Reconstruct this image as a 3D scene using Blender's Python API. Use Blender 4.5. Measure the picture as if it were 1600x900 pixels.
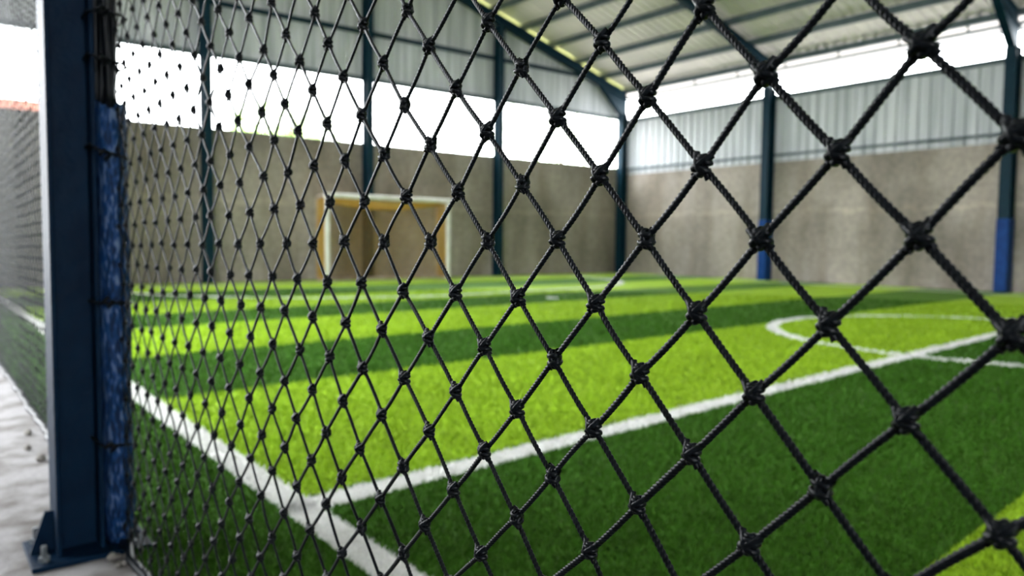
import bpy, math, random
import numpy as np
from mathutils import Vector, Matrix

for o in list(bpy.data.objects):
    bpy.data.objects.remove(o)
SC = bpy.context.scene
COL = SC.collection
random.seed(7)
RNG = np.random.default_rng(7)

# ------------------------------------------------------------------ camera, sky, exposure
# axes: x runs across the pitch, y along the net towards the goal, z up (metres)
CAM_H = 0.950
cam_d = bpy.data.cameras.new('camera')
cam_d.sensor_fit = 'HORIZONTAL'
cam_d.sensor_width = 36.0
cam_d.lens = 26.5455
cam_d.clip_start = 0.02
cam_d.clip_end = 300
cam_d.dof.use_dof = True
cam_d.dof.focus_distance = 0.75
cam_d.dof.aperture_fstop = 4.9
cam = bpy.data.objects.new('camera', cam_d)
COL.objects.link(cam)
_r = Vector((0.78305462, -0.62187237, 0.01001112))
_u = -Vector((-0.02963892, -0.05338929, -0.99813382))
_b = -Vector((0.62124633, 0.78129658, -0.06023835))
cam.matrix_world = Matrix(((_r.x, _u.x, _b.x, 0), (_r.y, _u.y, _b.y, 0), (_r.z, _u.z, _b.z, CAM_H), (0, 0, 0, 1)))
SC.camera = cam

world = bpy.data.worlds.new('overcast_sky')
SC.world = world
world.use_nodes = True
wn = world.node_tree
wn.nodes.clear()
w_out = wn.nodes.new('ShaderNodeOutputWorld')
w_bg = wn.nodes.new('ShaderNodeBackground')
w_bg.inputs['Color'].default_value = (0.93, 0.97, 1.0, 1)
w_bg.inputs['Strength'].default_value = 16.0
wn.links.new(w_bg.outputs[0], w_out.inputs[0])

SC.view_settings.view_transform = 'Standard'
SC.view_settings.look = 'None'
SC.view_settings.gamma = 1.0
SC.view_settings.use_curve_mapping = False
SC.view_settings.exposure = 0.10

# ------------------------------------------------------------------ materials
def new_mat(name):
    m = bpy.data.materials.new(name)
    m.use_nodes = True
    nt = m.node_tree
    return m, nt, nt.nodes['Principled BSDF']

def noise_mat(name, c1, c2, scale=4.0, rough=0.7, detail=6, bump=0.0, bump_scale=None, metallic=0.0, stretch=(1, 1, 1), lo=0.35, hi=0.65, spec=0.3):
    m, nt, b = new_mat(name)
    tc = nt.nodes.new('ShaderNodeTexCoord')
    mp = nt.nodes.new('ShaderNodeMapping')
    mp.inputs['Scale'].default_value = stretch
    nt.links.new(tc.outputs['Object'], mp.inputs['Vector'])
    n = nt.nodes.new('ShaderNodeTexNoise')
    n.inputs['Scale'].default_value = scale
    n.inputs['Detail'].default_value = detail
    nt.links.new(mp.outputs[0], n.inputs['Vector'])
    r = nt.nodes.new('ShaderNodeValToRGB')
    r.color_ramp.elements[0].position = lo
    r.color_ramp.elements[0].color = (*c1, 1)
    r.color_ramp.elements[1].position = hi
    r.color_ramp.elements[1].color = (*c2, 1)
    nt.links.new(n.outputs['Fac'], r.inputs[0])
    nt.links.new(r.outputs[0], b.inputs['Base Color'])
    b.inputs['Roughness'].default_value = rough
    b.inputs['Metallic'].default_value = metallic
    b.inputs['Specular IOR Level'].default_value = spec
    if bump:
        n2 = nt.nodes.new('ShaderNodeTexNoise')
        n2.inputs['Scale'].default_value = bump_scale or scale * 3
        n2.inputs['Detail'].default_value = 6
        nt.links.new(mp.outputs[0], n2.inputs['Vector'])
        bp = nt.nodes.new('ShaderNodeBump')
        bp.inputs['Strength'].default_value = bump
        bp.inputs['Distance'].default_value = 0.02
        nt.links.new(n2.outputs['Fac'], bp.inputs['Height'])
        nt.links.new(bp.outputs[0], b.inputs['Normal'])
    return m

# turf: mown-look stripes of two greens across the pitch, dark margin along the net
STRIPE_SLOPE = 0.065
STRIPES = [-5.4, -3.35, -1.3, 0.72, 2.49, 4.58, 6.33, 8.43, 9.97, 12.0, 14.1]      # boundaries; the first band is dark
TOUCH_X = 1.045
def turf_mat(name, gain=1.0, bumpy=False):
    m, nt, b = new_mat(name)
    N, Lk = nt.nodes, nt.links
    tc = N.new('ShaderNodeTexCoord')
    sep = N.new('ShaderNodeSeparateXYZ')
    Lk.new(tc.outputs['Object'], sep.inputs[0])
    def math_(op, a, bb):
        n = N.new('ShaderNodeMath'); n.operation = op
        for k, v in enumerate((a, bb)):
            if isinstance(v, (int, float)): n.inputs[k].default_value = v
            else: Lk.new(v, n.inputs[k])
        return n.outputs[0]
    s = math_('SUBTRACT', sep.outputs['Y'], math_('MULTIPLY', sep.outputs['X'], STRIPE_SLOPE))
    t = math_('DIVIDE', math_('ADD', s, 10.0), 30.0)
    rp = N.new('ShaderNodeValToRGB')
    rp.color_ramp.interpolation = 'CONSTANT'
    els = rp.color_ramp.elements
    els[0].position = 0.0; els[0].color = (0, 0, 0, 1)
    els[1].position = (STRIPES[0] + 10) / 30; els[1].color = (1, 1, 1, 1)
    for k, v in enumerate(STRIPES[1:]):
        e = els.new((v + 10) / 30)
        e.color = (0, 0, 0, 1) if k % 2 == 0 else (1, 1, 1, 1)
    Lk.new(t, rp.inputs[0])
    inside = math_('GREATER_THAN', sep.outputs['X'], TOUCH_X)
    light = math_('MULTIPLY', rp.outputs['Color'], inside)
    mix = N.new('ShaderNodeMix'); mix.data_type = 'RGBA'
    Lk.new(light, mix.inputs['Factor'])
    mix.inputs[6].default_value = (0.022 * gain, 0.072 * gain, 0.005 * gain, 1)
    mix.inputs[7].default_value = (0.170 * gain, 0.272 * gain, 0.012 * gain, 1)
    n1 = N.new('ShaderNodeTexNoise'); n1.inputs['Scale'].default_value = 34; n1.inputs['Detail'].default_value = 5
    Lk.new(tc.outputs['Object'], n1.inputs['Vector'])
    n2 = N.new('ShaderNodeTexNoise'); n2.inputs['Scale'].default_value = 1.7; n2.inputs['Detail'].default_value = 3
    Lk.new(tc.outputs['Object'], n2.inputs['Vector'])
    v = math_('ADD', math_('MULTIPLY', n1.outputs['Fac'], 2.0), math_('MULTIPLY', n2.outputs['Fac'], 0.45))
    v = math_('ADD', v, -0.22)
    mul = N.new('ShaderNodeMix'); mul.data_type = 'RGBA'; mul.blend_type = 'MULTIPLY'; mul.inputs['Factor'].default_value = 1
    Lk.new(mix.outputs[2], mul.inputs[6]); 
    cmb = N.new('ShaderNodeCombineColor')
    for k in range(3): Lk.new(v, cmb.inputs[k])
    Lk.new(cmb.outputs[0], mul.inputs[7])
    Lk.new(mul.outputs[2], b.inputs['Base Color'])
    b.inputs['Roughness'].default_value = 0.65
    b.inputs['Specular IOR Level'].default_value = 0.08
    b.inputs['Sheen Weight'].default_value = 0.10; b.inputs['Sheen Roughness'].default_value = 0.4; b.inputs['Sheen Tint'].default_value = (0.70, 1.0, 0.25, 1)
    if bumpy:
        b.inputs['Sheen Weight'].default_value = 0.14; b.inputs['Sheen Roughness'].default_value = 0.4; b.inputs['Sheen Tint'].default_value = (0.70, 1.0, 0.25, 1)
        nb = N.new('ShaderNodeTexNoise'); nb.inputs['Scale'].default_value = 90; nb.inputs['Detail'].default_value = 4
        Lk.new(tc.outputs['Object'], nb.inputs['Vector'])
        bp = N.new('ShaderNodeBump'); bp.inputs['Strength'].default_value = 0.7; bp.inputs['Distance'].default_value = 0.02
        Lk.new(nb.outputs['Fac'], bp.inputs['Height']); Lk.new(bp.outputs[0], b.inputs['Normal'])
    return m

M = {}
M['turf'] = turf_mat('green_turf', 2.0, True)  # colour gain lifted so the far turf looks more strongly lit
M['blade'] = turf_mat('green_turf_fibre', 1.3)
M['white_fibre'] = noise_mat('white_turf_fibre', (0.58, 0.58, 0.56), (0.74, 0.74, 0.72), 40, 0.7)
M['white_line'] = noise_mat('white_line', (0.58, 0.60, 0.55), (0.76, 0.76, 0.74), 60, 0.8, bump=0.4)
M['concrete'] = noise_mat('pale_concrete', (0.068, 0.060, 0.054), (0.185, 0.178, 0.180), 5.5, 0.85, bump=0.5, bump_scale=14, lo=0.34, hi=0.55)
M['earth'] = noise_mat('bare_earth', (0.32, 0.30, 0.27), (0.45, 0.43, 0.40), 0.6, 0.9)
M['render'] = None
M['cladding'] = noise_mat('grey_sheet_metal', (0.40, 0.43, 0.45), (0.60, 0.62, 0.645), 4.5, 0.5, stretch=(1, 1, 0.06), detail=3, lo=0.34, hi=0.62)
M['roof'] = noise_mat('pale_roof_sheet', (0.62, 0.585, 0.585), (0.75, 0.70, 0.69), 0.8, 0.5)
M['steel'] = noise_mat('teal_painted_steel', (0.002, 0.019, 0.034), (0.004, 0.027, 0.044), 5, 0.5, bump=0.1, spec=0.12)
M['steel_dark'] = noise_mat('navy_painted_steel', (0.0006, 0.0075, 0.021), (0.0014, 0.0115, 0.029), 8, 0.5, bump=0.2, bump_scale=30, spec=0.05)
M['blue'] = noise_mat('bright_blue_paint', (0.003, 0.032, 0.15), (0.006, 0.048, 0.20), 6, 0.5, spec=0.12)
M['purlin'] = noise_mat('dark_purlin_steel', (0.05, 0.08, 0.09), (0.08, 0.11, 0.12), 4, 0.5)
M['cord'] = noise_mat('black_nylon_cord', (0.0015, 0.0024, 0.0038), (0.0045, 0.0064, 0.0088), 260, 0.34, spec=0.11)
M['goal_white'] = noise_mat('white_goal_paint', (0.70, 0.68, 0.62), (0.82, 0.81, 0.78), 5, 0.5)
M['goal_rust'] = noise_mat('rusty_pinkish_tube', (0.38, 0.26, 0.18), (0.55, 0.46, 0.40), 4, 0.6)
M['goal_net'] = noise_mat('orange_yellow_net', (0.50, 0.27, 0.03), (0.58, 0.36, 0.07), 3, 0.7)
M['stone'] = noise_mat('pale_stone', (0.10, 0.09, 0.08), (0.22, 0.21, 0.19), 30, 0.8, bump=0.4)
M['galv'] = noise_mat('dull_galvanised_bolt', (0.03, 0.045, 0.055), (0.16, 0.17, 0.18), 40, 0.5, metallic=0.3)
M['tile'] = noise_mat('red_roof_tile', (0.30, 0.11, 0.07), (0.42, 0.18, 0.12), 3, 0.8)
M['house'] = noise_mat('pale_house_wall', (0.55, 0.53, 0.5), (0.65, 0.63, 0.6), 1, 0.8)
M['leaf'] = noise_mat('pale_green_leaves', (0.24, 0.36, 0.10), (0.36, 0.50, 0.18), 2, 0.7)
M['bark'] = noise_mat('grey_bark', (0.12, 0.09, 0.07), (0.2, 0.16, 0.12), 8, 0.9)

def skylight_mat():
    m = bpy.data.materials.new('yellow_translucent_sheet')
    m.use_nodes = True
    nt = m.node_tree
    nt.nodes.clear()
    out = nt.nodes.new('ShaderNodeOutputMaterial')
    tr = nt.nodes.new('ShaderNodeBsdfTranslucent'); tr.inputs[0].default_value = (0.84, 0.87, 0.58, 1)
    df = nt.nodes.new('ShaderNodeBsdfDiffuse'); df.inputs[0].default_value = (0.70, 0.74, 0.40, 1)
    mx = nt.nodes.new('ShaderNodeMixShader'); mx.inputs[0].default_value = 0.25
    nt.links.new(tr.outputs[0], mx.inputs[1]); nt.links.new(df.outputs[0], mx.inputs[2]); nt.links.new(mx.outputs[0], out.inputs[0])
    return m
M['skylight'] = skylight_mat()

def wall_mat():
    m, nt, b = new_mat('weathered_cement_render')
    N, Lk = nt.nodes, nt.links
    tc = N.new('ShaderNodeTexCoord')
    def noise(scale, det, st=(1, 1, 1)):
        mp = N.new('ShaderNodeMapping'); mp.inputs['Scale'].default_value = st
        Lk.new(tc.outputs['Object'], mp.inputs[0])
        n = N.new('ShaderNodeTexNoise'); n.inputs['Scale'].default_value = scale; n.inputs['Detail'].default_value = det
        Lk.new(mp.outputs[0], n.inputs['Vector'])
        return n.outputs['Fac']
    def ramp(fac, a, bb, lo, hi):
        r = N.new('ShaderNodeValToRGB')
        r.color_ramp.elements[0].position = lo; r.color_ramp.elements[0].color = (*a, 1)
        r.color_ramp.elements[1].position = hi; r.color_ramp.elements[1].color = (*bb, 1)
        Lk.new(fac, r.inputs[0])
        return r.outputs[0]
    def mul(a, bb):
        x = N.new('ShaderNodeMix'); x.data_type = 'RGBA'; x.blend_type = 'MULTIPLY'; x.inputs['Factor'].default_value = 1
        Lk.new(a, x.inputs[6]); Lk.new(bb, x.inputs[7])
        return x.outputs[2]
    base = ramp(noise(0.55, 5), (0.25, 0.225, 0.195), (0.42, 0.375, 0.335), 0.36, 0.64)
    st = ramp(noise(1.1, 4, (1, 1, 0.22)), (0.72, 0.70, 0.66), (1, 1, 1), 0.36, 0.56)
    fine = ramp(noise(9, 6), (0.84, 0.84, 0.84), (1.08, 1.06, 1.04), 0.35, 0.65)
    # pale uneven line where two lifts of render meet
    sp = N.new('ShaderNodeSeparateXYZ'); Lk.new(tc.outputs['Object'], sp.inputs[0])
    wob = N.new('ShaderNodeMath'); wob.operation = 'MULTIPLY_ADD'; Lk.new(noise(2.5, 4), wob.inputs[0]); wob.inputs[1].default_value = 0.35; Lk.new(sp.outputs['Z'], wob.inputs[2])
    df = N.new('ShaderNodeMath'); df.operation = 'SUBTRACT'; Lk.new(wob.outputs[0], df.inputs[0]); df.inputs[1].default_value = 2.02
    ab = N.new('ShaderNodeMath'); ab.operation = 'ABSOLUTE'; Lk.new(df.outputs[0], ab.inputs[0])
    seam = ramp(ab.outputs[0], (1.22, 1.20, 1.17), (1, 1, 1), 0.01, 0.09)
    Lk.new(mul(mul(mul(base, st), fine), seam), b.inputs['Base Color'])
    b.inputs['Roughness'].default_value = 0.9
    b.inputs['Specular IOR Level'].default_value = 0.15
    bp = N.new('ShaderNodeBump'); bp.inputs['Strength'].default_value = 0.4; bp.inputs['Distance'].default_value = 0.02
    Lk.new(noise(12, 6), bp.inputs['Height']); Lk.new(bp.outputs[0], b.inputs['Normal'])
    return m
M['render'] = wall_mat()

def sleeve_mat():
    # worn blue woven wrap: short vertical light scuffs
    m, nt, b = new_mat('worn_blue_wrap')
    N, Lk = nt.nodes, nt.links
    tc = N.new('ShaderNodeTexCoord')
    mp = N.new('ShaderNodeMapping'); mp.inputs['Scale'].default_value = (1, 1, 0.22)
    Lk.new(tc.outputs['Object'], mp.inputs[0])
    n = N.new('ShaderNodeTexNoise'); n.inputs['Scale'].default_value = 120; n.inputs['Detail'].default_value = 1.5
    Lk.new(mp.outputs[0], n.inputs['Vector'])
    r = N.new('ShaderNodeValToRGB')
    e = r.color_ramp.elements
    e[0].position = 0.40; e[0].color = (0.0015, 0.010, 0.036, 1)
    e[1].position = 0.55; e[1].color = (0.003, 0.030, 0.11, 1)
    x = e.new(0.68); x.color = (0.075, 0.115, 0.20, 1)
    Lk.new(n.outputs['Fac'], r.inputs[0]); Lk.new(r.outputs[0], b.inputs['Base Color'])
    b.inputs['Roughness'].default_value = 0.6; b.inputs['Specular IOR Level'].default_value = 0.12
    bp = N.new('ShaderNodeBump'); bp.inputs['Strength'].default_value = 0.8; bp.inputs['Distance'].default_value = 0.006
    Lk.new(n.outputs['Fac'], bp.inputs['Height']); Lk.new(bp.outputs[0], b.inputs['Normal'])
    return m
M['sleeve'] = sleeve_mat()

# ------------------------------------------------------------------ mesh helpers
class MB:
    """collects shapes that become ONE mesh object"""
    def __init__(self):
        self.v, self.f, self.mi = [], [], []
        self.m = 0
    def add(self, vs, fs):
        o = len(self.v)
        self.v.extend([tuple(map(float, p)) for p in vs])
        for f in fs:
            self.f.append([i + o for i in f]); self.mi.append(self.m)
        return self
    def box(self, x0, x1, y0, y1, z0, z1):
        vs = [(x, y, z) for z in (z0, z1) for y in (y0, y1) for x in (x0, x1)]
        return self.add(vs, [(0, 2, 3, 1), (4, 5, 7, 6), (0, 1, 5, 4), (1, 3, 7, 5), (3, 2, 6, 7), (2, 0, 4, 6)])
    def prism(self, poly, d):
        """polygon of 3-D points extruded by the vector d"""
        n = len(poly)
        vs = [tuple(p) for p in poly] + [tuple(Vector(p) + Vector(d)) for p in poly]
        fs = [tuple(range(n - 1, -1, -1)), tuple(range(n, 2 * n))]
        fs += [(i, (i + 1) % n, n + (i + 1) % n, n + i) for i in range(n)]
        return self.add(vs, fs)
    def tube(self, pts, r, n=8, cap=True):
        pts = [Vector(p) for p in pts]
        rs = r if isinstance(r, (list, tuple)) else [r] * len(pts)
        up = None
        vs, fs = [], []
        for k, p in enumerate(pts):
            t = (pts[min(k + 1, len(pts) - 1)] - pts[max(k - 1, 0)]).normalized()
            if up is None:
                up = Vector((0, 0, 1)) if abs(t.z) < 0.9 else Vector((1, 0, 0))
            a = (up - t * up.dot(t))
            if a.length < 1e-6: a = t.orthogonal()
            a.normalize(); up = a
            b = t.cross(a)
            for q in range(n):
                w = 2 * math.pi * q / n
                vs.append(p + (a * math.cos(w) + b * math.sin(w)) * rs[k])
        for k in range(len(pts) - 1):
            for q in range(n):
                fs.append((k * n + q, k * n + (q + 1) % n, (k + 1) * n + (q + 1) % n, (k + 1) * n + q))
        if cap:
            fs.append(tuple(range(n - 1, -1, -1)))
            fs.append(tuple(range((len(pts) - 1) * n, len(pts) * n)))
        return self.add(vs, fs)
    def build(self, name, mats, parent=None, smooth=False, bevel=0.0):
        me = bpy.data.meshes.new(name)
        me.from_pydata(self.v, [], self.f)
        for m in (mats if isinstance(mats, (list, tuple)) else [mats]):
            me.materials.append(m)
        if any(self.mi): me.polygons.foreach_set('material_index', self.mi)
        if smooth: me.polygons.foreach_set('use_smooth', [True] * len(self.f))
        me.update()
        o = bpy.data.objects.new(name, me)
        COL.objects.link(o)
        if parent is not None: o.parent = parent
        if bevel:
            md = o.modifiers.new('bevel', 'BEVEL'); md.width = bevel; md.segments = 2; md.limit_method = 'ANGLE'
        return o

def np_object(name, V, F, mat, parent=None, smooth=True, mi=None, mats=None):
    """V (n,3), F (m,k) arrays -> one mesh object"""
    me = bpy.data.meshes.new(name)
    k = F.shape[1]
    me.vertices.add(len(V)); me.vertices.foreach_set('co', np.ascontiguousarray(V, dtype=np.float32).ravel())
    me.loops.add(F.size); me.loops.foreach_set('vertex_index', np.ascontiguousarray(F, dtype=np.int32).ravel())
    me.polygons.add(len(F)); me.polygons.foreach_set('loop_start', np.arange(0, F.size, k, dtype=np.int32))
    for m in (mats or [mat]): me.materials.append(m)
    if mi is not None: me.polygons.foreach_set('material_index', mi.astype(np.int32))
    me.polygons.foreach_set('use_smooth', np.full(len(F), smooth))
    me.update(calc_edges=True)
    me.validate()
    o = bpy.data.objects.new(name, me)
    COL.objects.link(o)
    if parent is not None: o.parent = parent
    return o

def empty(name, loc=(0, 0, 0)):
    o = bpy.data.objects.new(name, None)
    o.empty_display_size = 0.1
    o.location = loc
    COL.objects.link(o)
    return o

def tag(o, label=None, cat=None, group=None, kind=None):
    if label: o['label'] = label
    if cat: o['category'] = cat
    if group: o['group'] = group
    if kind: o['kind'] = kind
    return o

def local(root, mb):
    """shift world-space points of a builder into the thing's own space"""
    L = root.location
    mb.v = [(x - L.x, y - L.y, z - L.z) for x, y, z in mb.v]
    return mb

# ------------------------------------------------------------------ the setting
XR, YB = 18.2, 17.2            # inner faces of the right and back walls
YF, XL = -6.0, 0.20            # front wall, open left eave
WALL_H = 3.33
RIDGE_X = 9.3
EAVE_Z, PITCH = 5.97, 0.285
def roof_z(x):
    return EAVE_Z + PITCH * (XR - x) if x >= RIDGE_X else EAVE_Z + PITCH * (XR - RIDGE_X) - PITCH * (RIDGE_X - x)

tag(MB().box(-60, 80, -40, 90, -0.25, -0.04).build('ground', M['earth']), 'bare earth around the hall', 'ground', kind='structure')
tag(MB().box(-5, 0.492, -9, 22, -0.05, 0.0).build('path', M['concrete']), 'pale weathered concrete path outside the net', 'path', kind='structure')
floor = tag(MB().box(0.492, XR + 0.1, YF, YB + 0.1, -0.05, 0.0).build('floor', M['turf']), 'striped green artificial turf pitch', 'floor', kind='structure')

def ribbon(pts, w, closed=False, z=0.004):
    """painted line of width w following pts, a few millimetres thick"""
    P = [Vector((p[0], p[1], 0)) for p in pts]
    n = len(P)
    vs, fs = [], []
    for k, p in enumerate(P):
        a = P[(k - 1) % n] if closed or k else P[0]
        c = P[(k + 1) % n] if closed or k < n - 1 else P[-1]
        t = (c - a).normalized(); s = Vector((-t.y, t.x, 0)) * w / 2
        for q in (s, -s):
            vs.append((p.x + q.x, p.y + q.y, z)); vs.append((p.x + q.x, p.y + q.y, -0.004))
    for k in range(n if closed else n - 1):
        i, j = 4 * k, 4 * ((k + 1) % n)
        fs += [(i, i + 2, j + 2, j), (i, j, j + 1, i + 1), (i + 2, i + 3, j + 3, j + 2)]
    mb = MB(); mb.add(vs, fs)
    return mb
LINE_T, LINE_H = 0.115, 0.13
HALF = [(1.0, 2.515), (9.31, 3.12), (17.15, 3.69)]
CIRC = (8.98, 3.02, 2.26)
ribbon([(1.05, -5.5), (1.05, 16.3)], LINE_T).build('touchline', M['white_line'], floor)
ribbon(HALF, LINE_H).build('halfway_line', M['white_line'], floor)
ribbon([(17.15, -5.5), (17.15, 16.3)], LINE_T).build('touchline', M['white_line'], floor)
ribbon([(CIRC[0] + CIRC[2] * math.cos(a), CIRC[1] + CIRC[2] * math.sin(a)) for a in np.linspace(0, 2 * math.pi, 97)[:-1]], 0.13, True).build('centre_circle', M['white_line'], floor)
pa = [(7.5 + 4.75 * math.cos(a), 15.9 + 4.8 * math.sin(a)) for a in np.linspace(math.pi, 1.5 * math.pi, 30)]
pa += [(10.6 + 4.3 * math.cos(a), 16.0 + 4.45 * math.sin(a)) for a in np.linspace(1.5 * math.pi, 2 * math.pi, 30)]
ribbon(pa, 0.16).build('penalty_area_line', M['white_line'], floor)
ribbon([(1.05, 16.1), (17.15, 16.1)], 0.1).build('goal_line', M['white_line'], floor)
sp = MB(); sp.tube([(8.6, 9.7, -0.004), (8.6, 9.7, 0.004)], 0.12, 24); sp.build('penalty_spot', M['white_line'], floor)

def corrugated(p0, along, up, length, height, pitch=0.2, depth=0.03, thick=0.002, tops=None):
    """trapezoid-ribbed sheet: ribs run along `up`, profile along `along`; tops = function giving the height at each distance"""
    p0, along, up = Vector(p0), Vector(along).normalized(), Vector(up).normalized()
    nrm = along.cross(up).normalized()
    prof, d = [], 0.0
    while d < length:
        for q, h in ((0, 0), (0.55, 0), (0.65, 1), (0.90, 1)):
            if d + q * pitch <= length: prof.append((d + q * pitch, h * depth))
        d += pitch
    prof.append((length, 0))
    vs, fs = [], []
    for (s, h) in prof:
        H = tops(s) if tops else height
        for o in (0, thick):
            b = p0 + along * s + nrm * (h + o)
            vs.append(b); vs.append(b + up * H)
    for k in range(len(prof) - 1):
        i, j = 4 * k, 4 * (k + 1)
        fs += [(i, j, j + 1, i + 1), (i + 2, i + 3, j + 3, j + 2), (i, i + 2, j + 2, j), (i + 1, j + 1, j + 3, i + 3)]
    mb = MB(); mb.add(vs, fs)
    return mb

# back wall: rendered block wall, open strip, sheet-metal gable above
wall_back = tag(MB().box(XL, XR + 0.2, YB, YB + 0.18, -0.05, WALL_H).build('wall_back', M['render']), 'weathered grey brown rendered wall behind the goal', 'wall', kind='structure')
GAB0 = 4.93
corrugated((XR, YB + 0.05, GAB0), (-1, 0, 0), (0, 0, 1), XR - XL, 1, 0.22, 0.035, tops=lambda s: roof_z(XR - s) - 0.22 - GAB0).build('gable_cladding', M['cladding'], wall_back)
MB().box(XL, XR, YB - 0.03, YB + 0.05, GAB0 - 0.02, GAB0 + 0.09).build('girt', M['purlin'], wall_back)
MB().box(XL + 0.3, XR - 1.2, YB - 0.04, YB + 0.04, 6.05, 6.15).build('girt', M['steel'], wall_back)
MB().box(XL, XR, YB - 0.02, YB + 0.2, WALL_H, WALL_H + 0.05).build('coping', M['render'], wall_back)
# right wall
wall_right = tag(MB().box(XR, XR + 0.18, YF, YB + 0.18, -0.05, WALL_H - 0.16).build('wall_right', M['render']), 'weathered grey brown rendered wall along the far side of the pitch', 'wall', kind='structure')
CL_T = 4.93
corrugated((XR + 0.05, YF, WALL_H - 0.16), (0, 1, 0), (0, 0, 1), YB - YF, CL_T - WALL_H + 0.16, 0.25, 0.045).build('side_cladding', M['cladding'], wall_right)
MB().box(XR - 0.03, XR + 0.06, YF, YB, CL_T - 0.09, CL_T + 0.02).build('girt', M['purlin'], wall_right)
MB().box(XR - 0.03, XR + 0.04, YF, YB, WALL_H - 0.01, WALL_H + 0.05).build('girt', M['purlin'], wall_right)
# unseen wall behind the camera and its gable, added to control the light
wall_front = tag(MB().box(XL, XR + 0.2, YF - 0.18, YF, -0.05, WALL_H).build('wall_front', M['render']), 'unseen rendered wall behind the photographer, added to control the light', 'wall', kind='structure')
corrugated((XL, YF - 0.1, WALL_H), (1, 0, 0), (0, 0, 1), XR - XL, 1, 0.22, 0.035, tops=lambda s: roof_z(XL + s) - WALL_H).build('gable_cladding', M['cladding'], wall_front)

# unseen walls added on the left to block daylight; the stretch between stays open
wall_left_blocker = tag(MB().box(-1.75, -1.60, YF, 3.6, -0.05, 4.6).build('wall_left_blocker', M['render']), 'unseen wall added beside the photographer to block daylight', 'wall', kind='structure')
tag(MB().box(-0.22, -0.04, 10.5, YB + 0.18, -0.05, 4.9).build('wall_left_blocker', M['render']), 'unseen wall added at the far left to dim the end wall', 'wall', kind='structure')

# roof: pale ribbed sheets on steel purlins
def slope_sheet(xa, xb, y0, y1):
    a = Vector((xa, y0, roof_z(xa))); b = Vector((xb, y0, roof_z(xb)))
    return corrugated(a, (0, 1, 0), b - a, y1 - y0, (b - a).length, 0.25, 0.03)
mb = slope_sheet(RIDGE_X, XR + 0.85, YF - 0.4, YB + 0.5)
m2 = slope_sheet(RIDGE_X, XL - 2.1, YF - 0.4, YB + 0.5)  # left overhang carried on out of view to block sky light
mb.add(m2.v, m2.f)
ceiling = tag(mb.build('ceiling', M['roof']), 'pale ribbed sheet roof on steel purlins', 'roof', kind='structure')
k = 0
for side in (1, -1):
    x = XR + 0.02 if side > 0 else XL - 0.35
    while (x - RIDGE_X) * side > 0.2:
        z = roof_z(x)
        MB().box(x - 0.035, x + 0.035, YF, YB + 0.3, z - 0.20, z - 0.035).build('purlin', M['purlin'], ceiling)
        x -= 1.08 * side
# translucent yellow closure between the end rafter and the roof sheet
vs = []
def closure(xa, xb):
    return [(xa, YB - 0.02, roof_z(xa) - 0.24), (xb, YB - 0.02, roof_z(xb) - 0.24), (xb, YB - 0.02, roof_z(xb) - 0.01), (xa, YB - 0.02, roof_z(xa) - 0.01)]
c = MB()
c.prism(closure(RIDGE_X, XR), (0, 0.02, 0)); c.prism(closure(XL, RIDGE_X), (0, 0.02, 0))
c.build('skylight_strip', M['skylight'], ceiling)
# eave beams with short hangers over the open strip on the right
MB().box(XR - 0.06, XR + 0.04, YF, YB, 5.58, 5.64).build('eave_rail', M['purlin'], ceiling)
MB().box(XR + 0.83, XR + 0.95, YF, YB, 5.66, 5.74).build('gutter', M['cladding'], ceiling)
y = 1.1
while y < YB - 0.5:
    MB().box(XR - 0.03, XR + 0.0, y - 0.02, y + 0.02, 5.64, roof_z(XR) - 0.19).build('hanger', M['purlin'], ceiling)
    y += 1.47

# ------------------------------------------------------------------ steel frame
def h_column(mb, cx, cy, depth, width, z0, z1, axis='x', t=0.012, tw=0.010):
    """H section, web along `axis`"""
    def bx(a0, a1, b0, b1):
        if axis == 'x': mb.box(cx + a0, cx + a1, cy + b0, cy + b1, z0, z1)
        else: mb.box(cx + b0, cx + b1, cy + a0, cy + a1, z0, z1)
    d, w = depth / 2, width / 2
    bx(-d, -d + t, -w, w); bx(d - t, d, -w, w); bx(-d + t, d - t, -tw / 2, tw / 2)
    return mb

def wall_column(x, y, axis, top, label, depth=0.24, width=0.20, blue=None, mat='steel'):
    root = empty('steel_column', (x, y, 0))
    tag(root, label, 'column', 'steel columns along the walls', 'thing')
    mb = h_column(MB(), 0, 0, depth, width, 0.012, top, axis, 0.016, 0.012)
    mb.build('shaft', M[mat], root)
    MB().box(-0.145, 0.145, -0.145, 0.145, 0.0, 0.014).build('base_plate', M[mat], root)
    if blue:
        d, w = (depth / 2 + 0.015, width / 2 + 0.015)
        if axis == 'y': d, w = w, d
        tag(MB().box(-d, d, -w, w, 0.015, blue).build('blue_wrap', M['blue'], root, bevel=0.02), 'bright blue lower wrap')
    return root
yb = YB - 0.18
def under(x): return roof_z(x) - 0.475
wall_column(5.06, yb, 'y', under(5.06), 'teal steel column on the end wall, left of the goal')
wall_column(8.93, yb, 'y', under(8.93), 'teal steel column seen straight through the goal')
wall_column(13.0, yb, 'y', under(13.0), 'teal steel column on the end wall, right of the goal')
wall_column(XR - 0.19, YB - 0.18, 'x', under(XR - 0.04) - 0.417, 'dark teal steel column standing in the far corner of the two walls', 0.26, 0.22)
wall_column(XR - 0.19, 11.72, 'x', under(XR - 0.04) - 0.417, 'steel column with blue foot in the middle of the side wall', 0.30, 0.22, 1.62)
wall_column(XR - 0.19, 6.02, 'x', under(XR - 0.04) - 0.417, 'steel column with blue foot at the right edge, nearest on the side wall', 0.30, 0.22, 1.55)

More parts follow.
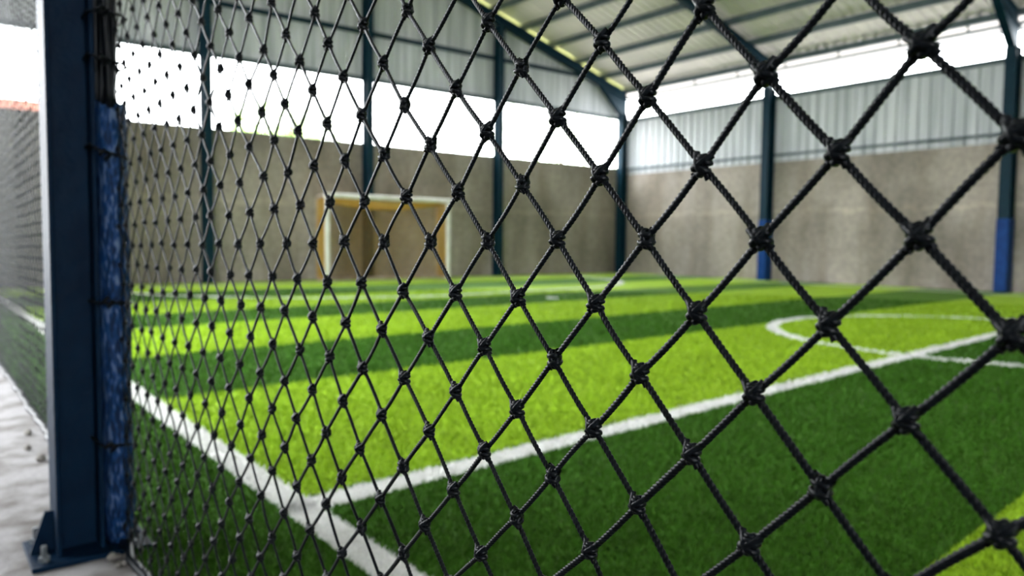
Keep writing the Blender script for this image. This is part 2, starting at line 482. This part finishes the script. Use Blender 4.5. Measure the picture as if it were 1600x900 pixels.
def rafter(y, label, dep=0.26):
    root = empty('roof_rafter', (RIDGE_X, y, 0))
    tag(root, label, 'rafter', 'steel roof rafters', 'thing')
    for nm, xe in (('right', XR - 0.02), ('left', XL + 0.05)):
        def line(off): return [(RIDGE_X, roof_z(RIDGE_X) - off), (xe, roof_z(xe) - off)]
        mb = MB()
        (xa, za), (xb, zb) = line(0.21)
        def slab(o0, o1, w):
            mb.prism([(xa - RIDGE_X, -w / 2, za - o0), (xb - RIDGE_X, -w / 2, zb - o0), (xb - RIDGE_X, -w / 2, zb - o1), (xa - RIDGE_X, -w / 2, za - o1)], (0, w, 0))
        slab(0, 0.016, 0.17); slab(0.016, dep - 0.016, 0.010); slab(dep - 0.016, dep, 0.17)
        mb.build('beam', M['steel'], root)
        # haunch where the beam meets its column
        s = -1 if nm == 'right' else 1
        h = MB()
        x1 = xe + s * 0.02; x3 = xe + s * 0.36; x2 = xe + s * 1.25; zb_ = roof_z(x1) - 0.63 - dep
        h.prism([(x1 - RIDGE_X, -0.03, roof_z(x1) - 0.21 - dep), (x2 - RIDGE_X, -0.03, roof_z(x2) - 0.21 - dep), (x3 - RIDGE_X, -0.03, zb_), (x1 - RIDGE_X, -0.03, zb_)], (0, 0.06, 0))
        p = [(x2 - RIDGE_X, -0.085, roof_z(x2) - 0.21 - dep), (x3 - RIDGE_X, -0.085, zb_), (x1 - RIDGE_X, -0.085, zb_), (x1 - RIDGE_X, -0.085, zb_ + 0.015), (x3 - RIDGE_X, -0.085, zb_ + 0.015), (x2 - RIDGE_X, -0.085, roof_z(x2) - 0.195 - dep)]
        h.prism(p, (0, 0.17, 0))
        h.build('haunch', M['steel'], root)
    return root
rafter(YB - 0.18, 'dark teal roof rafter along the gable under the yellow translucent strip')
rafter(11.72, 'dark teal roof rafter above the middle column of the side wall')
rafter(6.02, 'dark teal roof rafter at the top right, above the nearest side column')

# near column of the fence line: H section with stiffened base
NC = Vector((0.372, 2.59, 0))
near = empty('steel_column', NC)
tag(near, 'large dark blue steel H column close by on the left, on the concrete path', 'column', None, 'thing')
h_column(MB(), 0, 0, 0.125, 0.145, 0.012, under(0.37), 'x', 0.012, 0.009).build('shaft', M['steel_dark'], near, bevel=0.002)
plate = MB().box(-0.132, 0.185, -0.125, 0.125, 0.0, 0.014).build('base_plate', M['steel_dark'], near, bevel=0.002)
for poly in ([(-0.0625, 0.014), (-0.125, 0.014), (-0.085, 0.135), (-0.0625, 0.135)], [(0.0625, 0.014), (0.175, 0.014), (0.150, 0.05), (0.10, 0.16), (0.0625, 0.16)]):
    MB().prism([(a, -0.006, b) for a, b in poly], (0, 0.012, 0)).build('gusset', M['steel_dark'], plate)
for bx_, by_ in ((-0.098, -0.085), (-0.10, 0.09), (0.13, -0.10)):
    mb = MB(); mb.tube([(bx_, by_, 0.014), (bx_, by_, 0.030)], 0.015, 6); mb.tube([(bx_, by_, 0.030), (bx_, by_, 0.062)], 0.008, 8)
    b = mb.build('anchor_bolt', M['galv'], plate); tag(b, 'galvanised anchor bolt')

# worn blue wrap on the pitch side of the near column
def sleeve():
    rings, n = 90, 26
    vs, fs = [], []
    rr = random.Random(3)
    ph = [rr.uniform(0, 6.28) for _ in range(12)]
    for k in range(rings):
        u = k / (rings - 1)
        z = 0.02 + u * 1.325
        ta = 0.72 + 0.28 * min(1, u / 0.08)
        for q in range(n):
            a = 2 * math.pi * q / n
            ca, sa = math.cos(a), math.sin(a)
            ex = 0.5
            rx = 0.0425 * math.copysign(abs(ca) ** ex, ca); ry = 0.112 * math.copysign(abs(sa) ** ex, sa)
            lump = 1 + 0.035 * math.sin(9 * z + ph[0] + 2 * a) + 0.025 * math.sin(23 * z + ph[1] - 3 * a) + 0.015 * math.sin(57 * z + ph[2] + 5 * a)
            zz = z + (0.012 * math.sin(3 * a + ph[4]) if k == rings - 1 else 0)
            vs.append((rx * lump * ta, ry * lump * ta, zz))
    for k in range(rings - 1):
        for q in range(n):
            fs.append((k * n + q, k * n + (q + 1) % n, (k + 1) * n + (q + 1) % n, (k + 1) * n + q))
    fs.append(tuple(range(n - 1, -1, -1))); fs.append(tuple(range((rings - 1) * n, rings * n)))
    mb = MB(); mb.add(vs, fs)
    o = mb.build('blue_wrap', M['sleeve'], near, smooth=True)
    o.location = (0.0625 + 0.0435, 0.0, 0)
    tag(o, 'worn bright blue wrap')
sleeve()

# ------------------------------------------------------------------ football goal
goal = empty('football_goal', (9.07, 16.5, 0))
tag(goal, 'small white football goal with yellow orange net at the far wall', 'goal')
GX0, GX1, GY0, GY1, GH = 7.42 - 9.07, 10.71 - 9.07, 16.1 - 16.5, 16.8 - 16.5, 1.98
r = 0.06
def gt(name, a, b, m, rr=r):
    mb = MB(); mb.tube([a, b], rr, 14)
    return mb.build(name, M[m], goal, smooth=False)
gt('post', (GX0, GY0, 0), (GX0, GY0, GH), 'goal_white'); gt('post', (GX1, GY0, 0), (GX1, GY0, GH), 'goal_white')
gt('crossbar', (GX0 - r, GY0, GH), (GX1 + r, GY0, GH), 'goal_white')
gx0, gx1 = GX0 + 0.06, GX1 + 0.10
for a, b in ((GX0, gx0), (GX1, gx1)):
    t = MB(); t.tube([(a, GY0, GH), (b - (b - a) * 0.2, GY1 - 0.15, GH), (b, GY1 - 0.04, GH - 0.05), (b, GY1, GH - 0.16), (b, GY1, 0.03)], 0.034, 10)
    tag(t.build('back_frame', M['goal_rust'], goal, smooth=True), 'rusty pinkish tube')
    gt('ground_bar', (a, GY0, 0.035), (b, GY1, 0.035), 'goal_rust', 0.03)
gt('rear_bar', (gx0, GY1, 0.035), (gx1, GY1, 0.035), 'goal_rust', 0.032)
def lattice(P, Q, R_, S_, nu, nv, sag=0.0, rr=0.0045):
    """diamond net on the patch P-Q (bottom), S-R (top)"""
    P, Q, R_, S_ = map(Vector, (P, Q, R_, S_))
    def at(u, v):
        p = P.lerp(Q, u).lerp(S_.lerp(R_, u), v)
        p.z -= sag * math.sin(math.pi * u) * (0.35 + 0.65 * v) if sag else 0
        return p
    mb = MB()
    for i in range(nu):
        for j in range(nv):
            if (i + j) % 2: a, b = at(i / nu, j / nv), at((i + 1) / nu, (j + 1) / nv)
            else: a, b = at((i + 1) / nu, j / nv), at(i / nu, (j + 1) / nv)
            mb.tube([a, b], rr, 4, False)
    return mb
g = lattice((gx0, GY1, 0.05), (gx1, GY1, 0.05), (gx1, GY1 - 0.05, GH - 0.1), (gx0, GY1 - 0.05, GH - 0.1), 64, 38, 0.05, 0.0036)
for sx, bx_ in ((GX0, gx0), (GX1, gx1)):
    h = lattice((sx, GY0, 0.05), (bx_, GY1, 0.05), (bx_, GY1, GH - 0.08), (sx, GY0, GH - 0.03), 22, 44, 0, 0.0055); g.add(h.v, h.f)
h = lattice((GX0, GY0, GH - 0.03), (GX1, GY0, GH - 0.03), (gx1, GY1 - 0.05, GH - 0.1), (gx0, GY1 - 0.05, GH - 0.1), 76, 20, 0.16, 0.0065); g.add(h.v, h.f)
tag(g.build('goal_net', M['goal_net'], goal), 'yellow orange net')

# ------------------------------------------------------------------ things outside, seen over the back wall
house = empty('house', (-1.0, 34, 0))
tag(house, 'house with red tiled roof beyond the end wall, far left', 'house')
MB().box(-6, 5.4, -2, 4, -0.04, 5.0).build('wall', M['house'], house)
rf = MB()
for k in range(10):      # stepped courses of tiles on both slopes
    y0 = -2.6 + k * 0.36; z0 = 4.95 + k * 0.13
    rf.box(-6.5, 5.9, y0, y0 + 0.45, z0, z0 + 0.09); rf.box(-6.5, 5.9, 2 - y0 - 0.45, 2 - y0, z0, z0 + 0.09)
rf.build('roof', M['tile'], house)
for xx in (-4, 0, 3.4):
    w = MB(); w.box(xx - 0.55, xx + 0.55, -2.05, -1.98, 1.2, 2.6); w.build('window', M['purlin'], house)
def tree(x, y, top, rad, label, seed):
    rr = random.Random(seed)
    root = empty('tree', (x, y, -0.04))
    tag(root, label, 'tree', 'trees beyond the end wall')
    t = MB(); t.tube([(0, 0, 0), (0.05, 0, top * 0.35), (-0.05, 0.1, top * 0.7)], [0.28, 0.2, 0.08], 10); t.build('trunk', M['bark'], root, smooth=True)
    vs, fs = [], []
    for q in range(2600):
        d = Vector((rr.gauss(0, 1), rr.gauss(0, 1), rr.gauss(0, 0.8))).normalized() * (rr.random() ** 0.4)
        lump = 1 + 0.25 * math.sin(5 * d.x + seed) * math.cos(4 * d.z + 2 * seed)
        c = Vector((d.x * rad * lump, d.y * rad * lump, top - rad * 0.8 + d.z * rad * 0.8 * lump))
        a = Vector((rr.gauss(0, 1), rr.gauss(0, 1), rr.gauss(0, 1))).normalized() * 0.16; b = a.orthogonal().normalized() * 0.09
        o = len(vs); vs += [c - a, c + b, c + a, c - b]; fs.append((o, o + 1, o + 2, o + 3))
    m = MB(); m.add(vs, fs); m.build('crown', M['leaf'], root)
tree(15.5, 39, 8.6, 2.8, 'small green tree beyond the end wall, left of the goal', 1)
tree(33.5, 37, 11.5, 4.6, 'leafy green tree beyond the end wall near the far corner', 2)

# ------------------------------------------------------------------ the netting
NY = [0.259999, -0.001325, -0.055335]
NZ = [1.012536, 0.056735, 0.00067]
NRES = "0,0,-2,-17;1,1,50,5;1,-1,10,-3;-1,1,7,24;-1,-1,-2,-8;2,0,71,-24;2,-2,27,5;0,-2,-8,-19;1,-3,-1,-6;2,-4,-1,8;-1,-3,-29,2;0,-4,-21,-1;-1,-5,-40,-2;-2,-2,-29,-15;-3,-3,-35,4;-2,-4,-46,-1;-3,-5,-41,-3;-4,-6,-52,-12;-4,-4,-49,-5;-5,-5,-40,-13;-6,-6,-70,-10;-2,0,-17,-9;-3,-1,-13,2;-4,0,-15,0;-5,-1,-24,6;-4,-2,-28,-4;-5,-3,-46,-4;-6,-4,-46,-17;-6,-2,-31,-10;-7,-3,-40,5;-8,-4,-39,1;-7,-5,-46,-2;-8,-6,-51,-9;-9,-5,-39,2;-10,-6,-4,1;-9,-7,-15,-24;-10,-8,-17,3;-7,-7,-64,-7;-11,-7,-4,6;-12,-8,36,2;-13,-9,98,-11;-8,-2,-27,-10;-9,-3,-20,-4;-10,-4,10,-3;-11,-5,22,-9;-12,-6,39,-11;-13,-7,74,4;-14,-8,55,25;-15,-9,84,19;-10,-2,24,-41;-11,-3,13,-2;-12,-4,23,-22;-13,-5,50,-3;-14,-6,46,-2;-15,-7,45,9;-16,-8,66,21;-2,2,17,58;-3,1,-4,30;-4,2,-8,26;-5,1,-1,11;-6,2,20,8;-7,1,10,12;-6,0,-16,-1;-7,-1,-10,1;-8,2,36,-17;-9,1,34,-2;-8,0,-2,-13;-9,-1,14,2;-10,0,22,-10;-11,-1,22,0;-12,-2,25,23;-7,3,40,11;-9,3,82,2;-10,2,68,-27;-11,1,48,-7;-12,0,48,-11;-13,-1,24,16;-14,-2,30,-8;-10,4,82,-18;-11,3,57,8;-12,2,69,-1;-13,1,42,10;-14,0,22,31;-15,-1,-19,-6;-12,4,91,51;-13,3,80,35;-14,2,36,25;-15,1,-9,28;-16,0,-11,33;-17,-1,-73,-1;-14,4,72,34;-15,3,2,16;-16,2,-5,42;-17,1,-70,13;-18,0,-71,15;-16,4,-22,-18;-17,3,-39,-26;-18,2,-72,19;-19,1,-124,30;-17,5,-9,-66;-18,4,-71,-46;-19,3,-127,-16;-19,5,-129,-108"
def knot_pos(i, j):
    ic, jc = min(max(i, -19), 2), min(max(j, -9), 5)
    y = NY[0] + NY[1] * j + NY[2] * i
    z = NZ[0] + NZ[1] * j + NZ[2] * i
    if (i, j) in RES:
        dy, dz = RES[(i, j)]
    else:
        q = RNG.normal(0, 0.0016, 2); dy, dz = q
    y += dy; z += dz
    x = NET_X + 0.028 * math.exp(-((y - 2.75) / 0.20) ** 2) + 0.0015 * math.sin(3 * i + 1.7 * j)
    return (x, y, z)
NET_X = 0.4797
RES = {}
for t in NRES.split(';'):
    a, b, p, q = map(int, t.split(',')); RES[(a, b)] = (p * 1e-4, q * 1e-4)
I0, I1, J0, J1 = -296, 24, -17, 44
KP = {}
for i in range(I0, I1 + 1):
    for j in range(J0, J1 + 1):
        if (i + j) % 2 == 0: KP[(i, j)] = Vector(knot_pos(i, j))
for (i, j), p in KP.items():
    if p.z < 0.02: p.z = 0.02 + 0.002 * ((i * 7) % 3)

def to_px(p):
    d = Vector(p) - Vector((0, 0, CAM_H))
    zf = -d.dot(_b)
    if zf < 0.05: return (1e5, 1e5, zf)
    return (800 + 1179.8 * d.dot(_r) / zf, 450 - 1179.8 * d.dot(_u) / zf, zf)

net = empty('netting', (NET_X, 2.5, 0))
tag(net, 'black knotted rope netting hung as a fence beside the pitch', 'netting')
# cords: three-strand rope between neighbouring knots
CORD_R = 0.0029
segV, segF, off = [], [], 0
groups = {}
for (i, j), p in KP.items():
    for dj in (1, -1):
        q = KP.get((i + 1, j + dj))
        if q is None: continue
        u, v, zf = to_px((p + q) / 2)
        infr = -80 < u < 1680 and -80 < v < 980
        lod = 0 if (infr and zf < 0.95) else 1 if (infr and zf < 1.9) else 2
        groups.setdefault(lod, []).append((p, q, dj))
for lod, L in groups.items():
    P = np.array([a[0] for a in L]); Q = np.array([a[1] for a in L]); S = np.array([a[2] for a in L])
    nr, ns = ((80, 15), (40, 9), (3, 6))[lod]
    m = len(L)
    t = np.linspace(0.03, 0.97, nr)
    D = Q - P; Ln = np.linalg.norm(D, axis=1, keepdims=True); T = D / Ln
    N = np.tile(np.array([1.0, 0, 0]), (m, 1)); N -= T * (N * T).sum(1, keepdims=True); N /= np.linalg.norm(N, axis=1, keepdims=True)
    B = np.cross(T, N)
    bend = RNG.normal(0, 0.0006, (m, 2)); bend[:, 1] -= 0.0004
    arc = np.sin(np.pi * t)
    C = P[:, None, :] + D[:, None, :] * t[None, :, None] + (N[:, None, :] * bend[:, None, 0:1] + B[:, None, :] * bend[:, None, 1:2]) * arc[None, :, None]
    th = np.linspace(0, 2 * np.pi, ns, endpoint=False)
    ph = RNG.uniform(0, 6.28, m)
    tw = 2 * np.pi * (Ln * t[None, :]) / 0.0135 + ph[:, None]                  # lay of the rope
    if lod < 2: rad = CORD_R * (0.76 + 0.36 * np.abs(np.cos(1.5 * (th[None, None, :] - tw[:, :, None]))))
    else: rad = np.full((m, nr, ns), CORD_R * 0.97)
    rad = rad * (1 + RNG.normal(0, 0.05, (m, 1, 1)))
    V = C[:, :, None, :] + rad[..., None] * (0.70 * np.cos(th)[None, None, :, None] * N[:, None, None, :] + np.sin(th)[None, None, :, None] * B[:, None, None, :])
    idx = np.arange(m * nr * ns).reshape(m, nr, ns)
    a = idx[:, :-1, :]; b = np.roll(idx, -1, axis=2)[:, :-1, :]; c = np.roll(idx, -1, axis=2)[:, 1:, :]; d = idx[:, 1:, :]
    F = np.stack([a, b, c, d], -1).reshape(-1, 4)
    segV.append(V.reshape(-1, 3)); segF.append(F + off); off += m * nr * ns
NL = np.array([NET_X, 2.5, 0])
np_object('cords', np.concatenate(segV) - NL, np.concatenate(segF), M['cord'], net)

# knots: a bight with the other cord wrapped round it
def smooth_path(pts, n):
    pts = [Vector(p) for p in pts]
    P = [2 * pts[0] - pts[1]] + pts + [2 * pts[-1] - pts[-2]]
    out = []
    for k in range(1, len(P) - 2):
        for q in range(n):
            t = q / n
            a, b, c, d = P[k - 1], P[k], P[k + 1], P[k + 2]
            out.append(0.5 * ((2 * b) + (c - a) * t + (2 * a - 5 * b + 4 * c - d) * t * t + (3 * b - a - 3 * c + d) * t ** 3))
    out.append(P[-2])
    return out
def rope_np(pts, r, ns, lay=0.0135, fl=0.17):
    pts = [Vector(p) for p in pts]
    up = Vector((1, 0, 0)); vs = []; s = 0
    for k, p in enumerate(pts):
        t = (pts[min(k + 1, len(pts) - 1)] - pts[max(k - 1, 0)]).normalized()
        a = up - t * up.dot(t)
        if a.length < 1e-5: a = t.orthogonal()
        a.normalize(); up = a; b = t.cross(a)
        if k: s += (p - pts[k - 1]).length
        for q in range(ns):
            w = 2 * math.pi * q / ns
            rr = r * (0.92 + fl * abs(math.cos(1.5 * (w - 2 * math.pi * s / lay))))
            vs.append(p + (a * math.cos(w) + b * math.sin(w)) * rr)
    fs = [(k * ns + q, k * ns + (q + 1) % ns, (k + 1) * ns + (q + 1) % ns, (k + 1) * ns + q) for k in range(len(pts) - 1) for q in range(ns)]
    return np.array([tuple(v) for v in vs]), np.array(fs)
mm = 0.001
PATH_A = [(0, 6.8, -8.0), (1.6, 4.4, -4.6), (0.6, 4.8, -1.2), (-3.2, 3.2, 2.8), (-4.4, -0.6, 4.2), (-2.6, -4.4, 3.0), (1.2, -4.9, 2.6), (3.6, -0.4, 3.4), (2.0, 4.6, 3.4), (-1.6, 3.0, 5.2), (-2.2, -0.4, 6.0), (1.5, -1.0, 6.2), (3.4, -0.2, 2.2), (3.2, 0.6, -2.4), (1.2, 1.0, -6.0), (-2.4, 0.4, -5.6), (-1.4, -3.6, -4.4), (0, -6.8, -8.0)]
PATH_B = [(0, -6.8, 8.0), (-3.6, -3.6, 4.4), (-5.0, 0.2, 0.8), (-3.6, 4.4, -2.2), (1.0, 5.3, -2.9), (4.0, 1.2, -3.2), (1.4, -4.8, -3.0), (-3.4, -4.0, -2.6), (-5.2, -0.2, -1.4), (-5.0, 2.0, 2.0), (-2.0, 4.6, 4.8), (0, 6.8, 8.0)]
def knot_arrays(n, ns):
    Va, Fa = rope_np(smooth_path([Vector(p) * mm for p in PATH_A], n), 0.0022, ns)
    Vb, Fb = rope_np(smooth_path([Vector(p) * mm for p in PATH_B], n), 0.0024, ns)
    # the buried middle of the knot
    Vc, Fc = [], []
    for k in range(7):
        a = math.pi * k / 6
        for q in range(10): Vc.append((0.0036 * math.sin(a) * math.cos(q * math.pi / 5), 0.0047 * math.sin(a) * math.sin(q * math.pi / 5), 0.0058 * math.cos(a)))
    for k in range(6):
        for q in range(10): Fc.append((k * 10 + q, k * 10 + (q + 1) % 10, (k + 1) * 10 + (q + 1) % 10, (k + 1) * 10 + q))
    return np.concatenate([Va, Vb, np.array(Vc)]), np.concatenate([Fa, Fb + len(Va), np.array(Fc) + len(Va) + len(Vb)])
KV, KF = knot_arrays(6, 10)
kv, kf = knot_arrays(1, 5)
kc = kv[-70:] * 1.25; kcf = kf[-60:] - (len(kv) - 70)
rank = []
for key, p in KP.items():
    u, v, zf = to_px(p)
    if -10 < u < 1610 and -10 < v < 910: rank.append((zf, key))
rank.sort()
near_keys = [k for _, k in rank[:100]]
near_set = set(near_keys)
kproto = None
def knot_rot(key):
    rr = random.Random(key[0] * 1000 + key[1])
    flip = math.pi if rr.random() < 0.3 else 0
    return Matrix.Rotation(flip, 4, 'Z') @ Matrix.Rotation(rr.uniform(-0.22, 0.22), 4, 'X') @ Matrix.Rotation(rr.uniform(-0.25, 0.25), 4, 'Z') @ Matrix.Diagonal((1.05, rr.uniform(1.06, 1.2), rr.uniform(1.05, 1.18), 1))
for key in near_keys:
    if kproto is None:
        kproto = np_object('knot', KV, KF, M['cord'], net); o = kproto
    else:
        o = kproto.copy(); COL.objects.link(o); o.parent = net
    p = KP[key]
    o.matrix_local = Matrix.Translation((p.x - NET_X, p.y - 2.5, p.z)) @ knot_rot(key)
vv, ff, off = [], [], 0
mid = set(k for zf, k in rank if zf < 1.6)
for key, p in KP.items():
    if key in near_set: continue
    sv, sf = (KV, KF) if key in mid else (kv, kf) if key[0] > -90 else (kc, kcf)
    R3 = np.array(knot_rot(key).to_3x3())
    vv.append(sv @ R3.T + np.array(p)); ff.append(sf + off); off += len(sv)
ko = np_object('knots', np.concatenate(vv) - NL, np.concatenate(ff), M['cord'], net)
ko['kind'] = 'stuff'
# rope edging along the ground and head rope
def wavy(y0, y1, z, amp, n, seed):
    rr = random.Random(seed)
    out = []
    for k in range(n + 1):
        y = y0 + (y1 - y0) * k / n
        out.append((0.028 * math.exp(-((y - 2.75) / 0.20) ** 2) + rr.uniform(-amp, amp), y - 2.5, z + rr.uniform(0, amp)))
    return out
mb = MB(); mb.tube(wavy(-1.1, 16.6, 0.016, 0.010, 240, 5), 0.014, 8); mb.build('bottom_rope', M['cord'], net, smooth=True)
mb = MB(); mb.tube(wavy(-1.1, 16.6, 3.50, 0.006, 120, 6), 0.008, 8); mb.build('head_rope', M['cord'], net, smooth=True)
# slack netting gathered and lashed to the column above the blue wrap
mb = MB()
rr = random.Random(11)
for s in range(20):
    cx = -0.042 + 0.048 * (s % 10) / 9; cy = rr.uniform(-0.02, 0.10); ph = rr.uniform(0, 6)
    pts = [(cx + 0.006 * math.sin(7 * z + ph), cy + 0.01 * math.sin(5 * z + 2 * ph), z) for z in np.linspace(1.33, 3.45, 48)]
    mb.tube(pts, rr.uniform(0.006, 0.011), 6)
mb.build('gathered_edge', M['cord'], net, smooth=True)
for z, sl in ((1.60, 0.0), (1.46, 0.02), (1.19, 0.03), (0.76, 0.0), (0.33, 0.01)):
    x0, x1, y0, y1 = 0.416 - NET_X, 0.516 - NET_X, 2.472 - 2.5, 2.708 - 2.5
    pts = [(x0, y0 + 0.03, z + sl), (x0 + 0.012, y0, z + sl * 0.6), (x1 - 0.02, y0, z), (x1, y0 + 0.02, z - 0.004), (x1, y1, z + 0.01), (x0 + 0.02, y1, z + 0.012), (x0, y1 - 0.03, z + sl), (x0, y0 + 0.03, z + sl + 0.004)]
    mb = MB(); mb.tube(pts, 0.0045, 7)
    mb.tube([(x0 + 0.03, y0 - 0.006, z - 0.012), (x0 + 0.045, y0 - 0.012, z + 0.004), (x0 + 0.03, y0 - 0.008, z + 0.016), (x0 + 0.015, y0 - 0.004, z)], 0.006, 7)
    mb.build('lashing', M['cord'], net, smooth=True)

# ------------------------------------------------------------------ turf fibres near the camera
def line_mask(x, y):
    a = np.abs(x - 1.05) < LINE_T / 2 + 0.004
    hy = np.where(x < 9.31, 2.515 + (x - 1.0) * 0.0728, 3.12 + (x - 9.31) * 0.0727)
    b = (np.abs(y - hy) < LINE_H / 2 + 0.004) & (x > 1.0)
    c = np.abs(np.hypot(x - CIRC[0], y - CIRC[1]) - CIRC[2]) < 0.069
    d = np.zeros_like(a)
    for (px0, py0), (px1, py1) in zip(pa[:-1], pa[1:]):
        ux, uy = px1 - px0, py1 - py0
        t = np.clip(((x - px0) * ux + (y - py0) * uy) / (ux * ux + uy * uy), 0, 1)
        d |= np.hypot(x - px0 - t * ux, y - py0 - t * uy) < 0.085
    d |= np.hypot(x - 8.6, y - 9.7) < 0.12
    return a | b | c | d
NB = 520000
lr = np.exp(RNG.uniform(math.log(1.05), math.log(15), NB))
aim = math.atan2(0.78129658, 0.62124633)
an = aim + RNG.uniform(-0.72, 0.72, NB)
bx_, by_ = lr * np.cos(an), lr * np.sin(an)
ok = (bx_ > 0.497) & (bx_ < XR) & ~((np.abs(bx_ - 0.45) < 0.12) & (np.abs(by_ - 2.59) < 0.13))
bx_, by_, lr = bx_[ok], by_[ok], lr[ok]
n = len(bx_)
hgt = RNG.uniform(0.010, 0.021, n) * np.clip(0.8 + lr * 0.12, 0.9, 1.5)
wid = 0.00075 * np.minimum(lr, 8) * RNG.uniform(0.8, 1.3, n)
ya = RNG.uniform(0, 2 * np.pi, n); le = RNG.uniform(0.1, 0.9, n) * hgt; la = RNG.uniform(0, 2 * np.pi, n)
base = np.stack([bx_, by_, np.full(n, -0.001)], 1)
side = np.stack([np.cos(ya) * wid, np.sin(ya) * wid, np.zeros(n)], 1)
midp = base + np.stack([np.cos(la) * le * 0.35, np.sin(la) * le * 0.35, hgt * 0.6], 1)
tip = base + np.stack([np.cos(la) * le, np.sin(la) * le, hgt], 1)
V = np.stack([base - side, base + side, midp + side * 0.8, midp - side * 0.8, tip], 1).reshape(-1, 3)
o5 = np.arange(n)[:, None] * 5
F = np.concatenate([o5 + [0, 1, 2], o5 + [0, 2, 3], o5 + [3, 2, 4]], 1).reshape(-1, 3)
mi = np.repeat(line_mask(bx_, by_).astype(int), 3)
grass = np_object('artificial_grass', V, F, None, smooth=False, mi=mi, mats=[M['blade'], M['white_fibre']])
tag(grass, 'short green and white turf fibres of the pitch close to the net', 'grass', kind='stuff')

# ------------------------------------------------------------------ pebbles and grit at the column foot
peb = None
for k, (x, y, s) in enumerate([(0.437, 2.435, 0.016), (0.455, 2.44, 0.010), (0.475, 2.42, 0.014), (0.488, 2.40, 0.012), (0.462, 2.38, 0.010), (0.44, 2.37, 0.008), (0.52, 2.45, 0.011), (0.405, 3.72, 0.022), (0.38, 3.95, 0.018), (0.412, 4.25, 0.02)]):
    if peb is None:
        import bmesh
        bm = bmesh.new(); bmesh.ops.create_icosphere(bm, subdivisions=3, radius=1)
        rr = random.Random(2)
        for v in bm.verts:
            v.co *= 1 + 0.14 * math.sin(3.1 * v.co.x + 1) * math.cos(2.7 * v.co.y) + 0.08 * math.sin(6 * v.co.z + 2)
        me = bpy.data.meshes.new('pebble'); bm.to_mesh(me); bm.free(); me.materials.append(M['stone'])
        me.polygons.foreach_set('use_smooth', [True] * len(me.polygons))
        peb = bpy.data.objects.new('pebble', me); o = peb
    else:
        o = peb.copy()
    COL.objects.link(o)
    o.scale = (s, s * 0.85, s * 0.7); o.rotation_euler = (0, 0, k * 1.3); o.location = (x, y, s * 0.62)
    tag(o, 'pale pebble lying along the foot of the netting', 'pebble', 'pebbles along the foot of the netting')
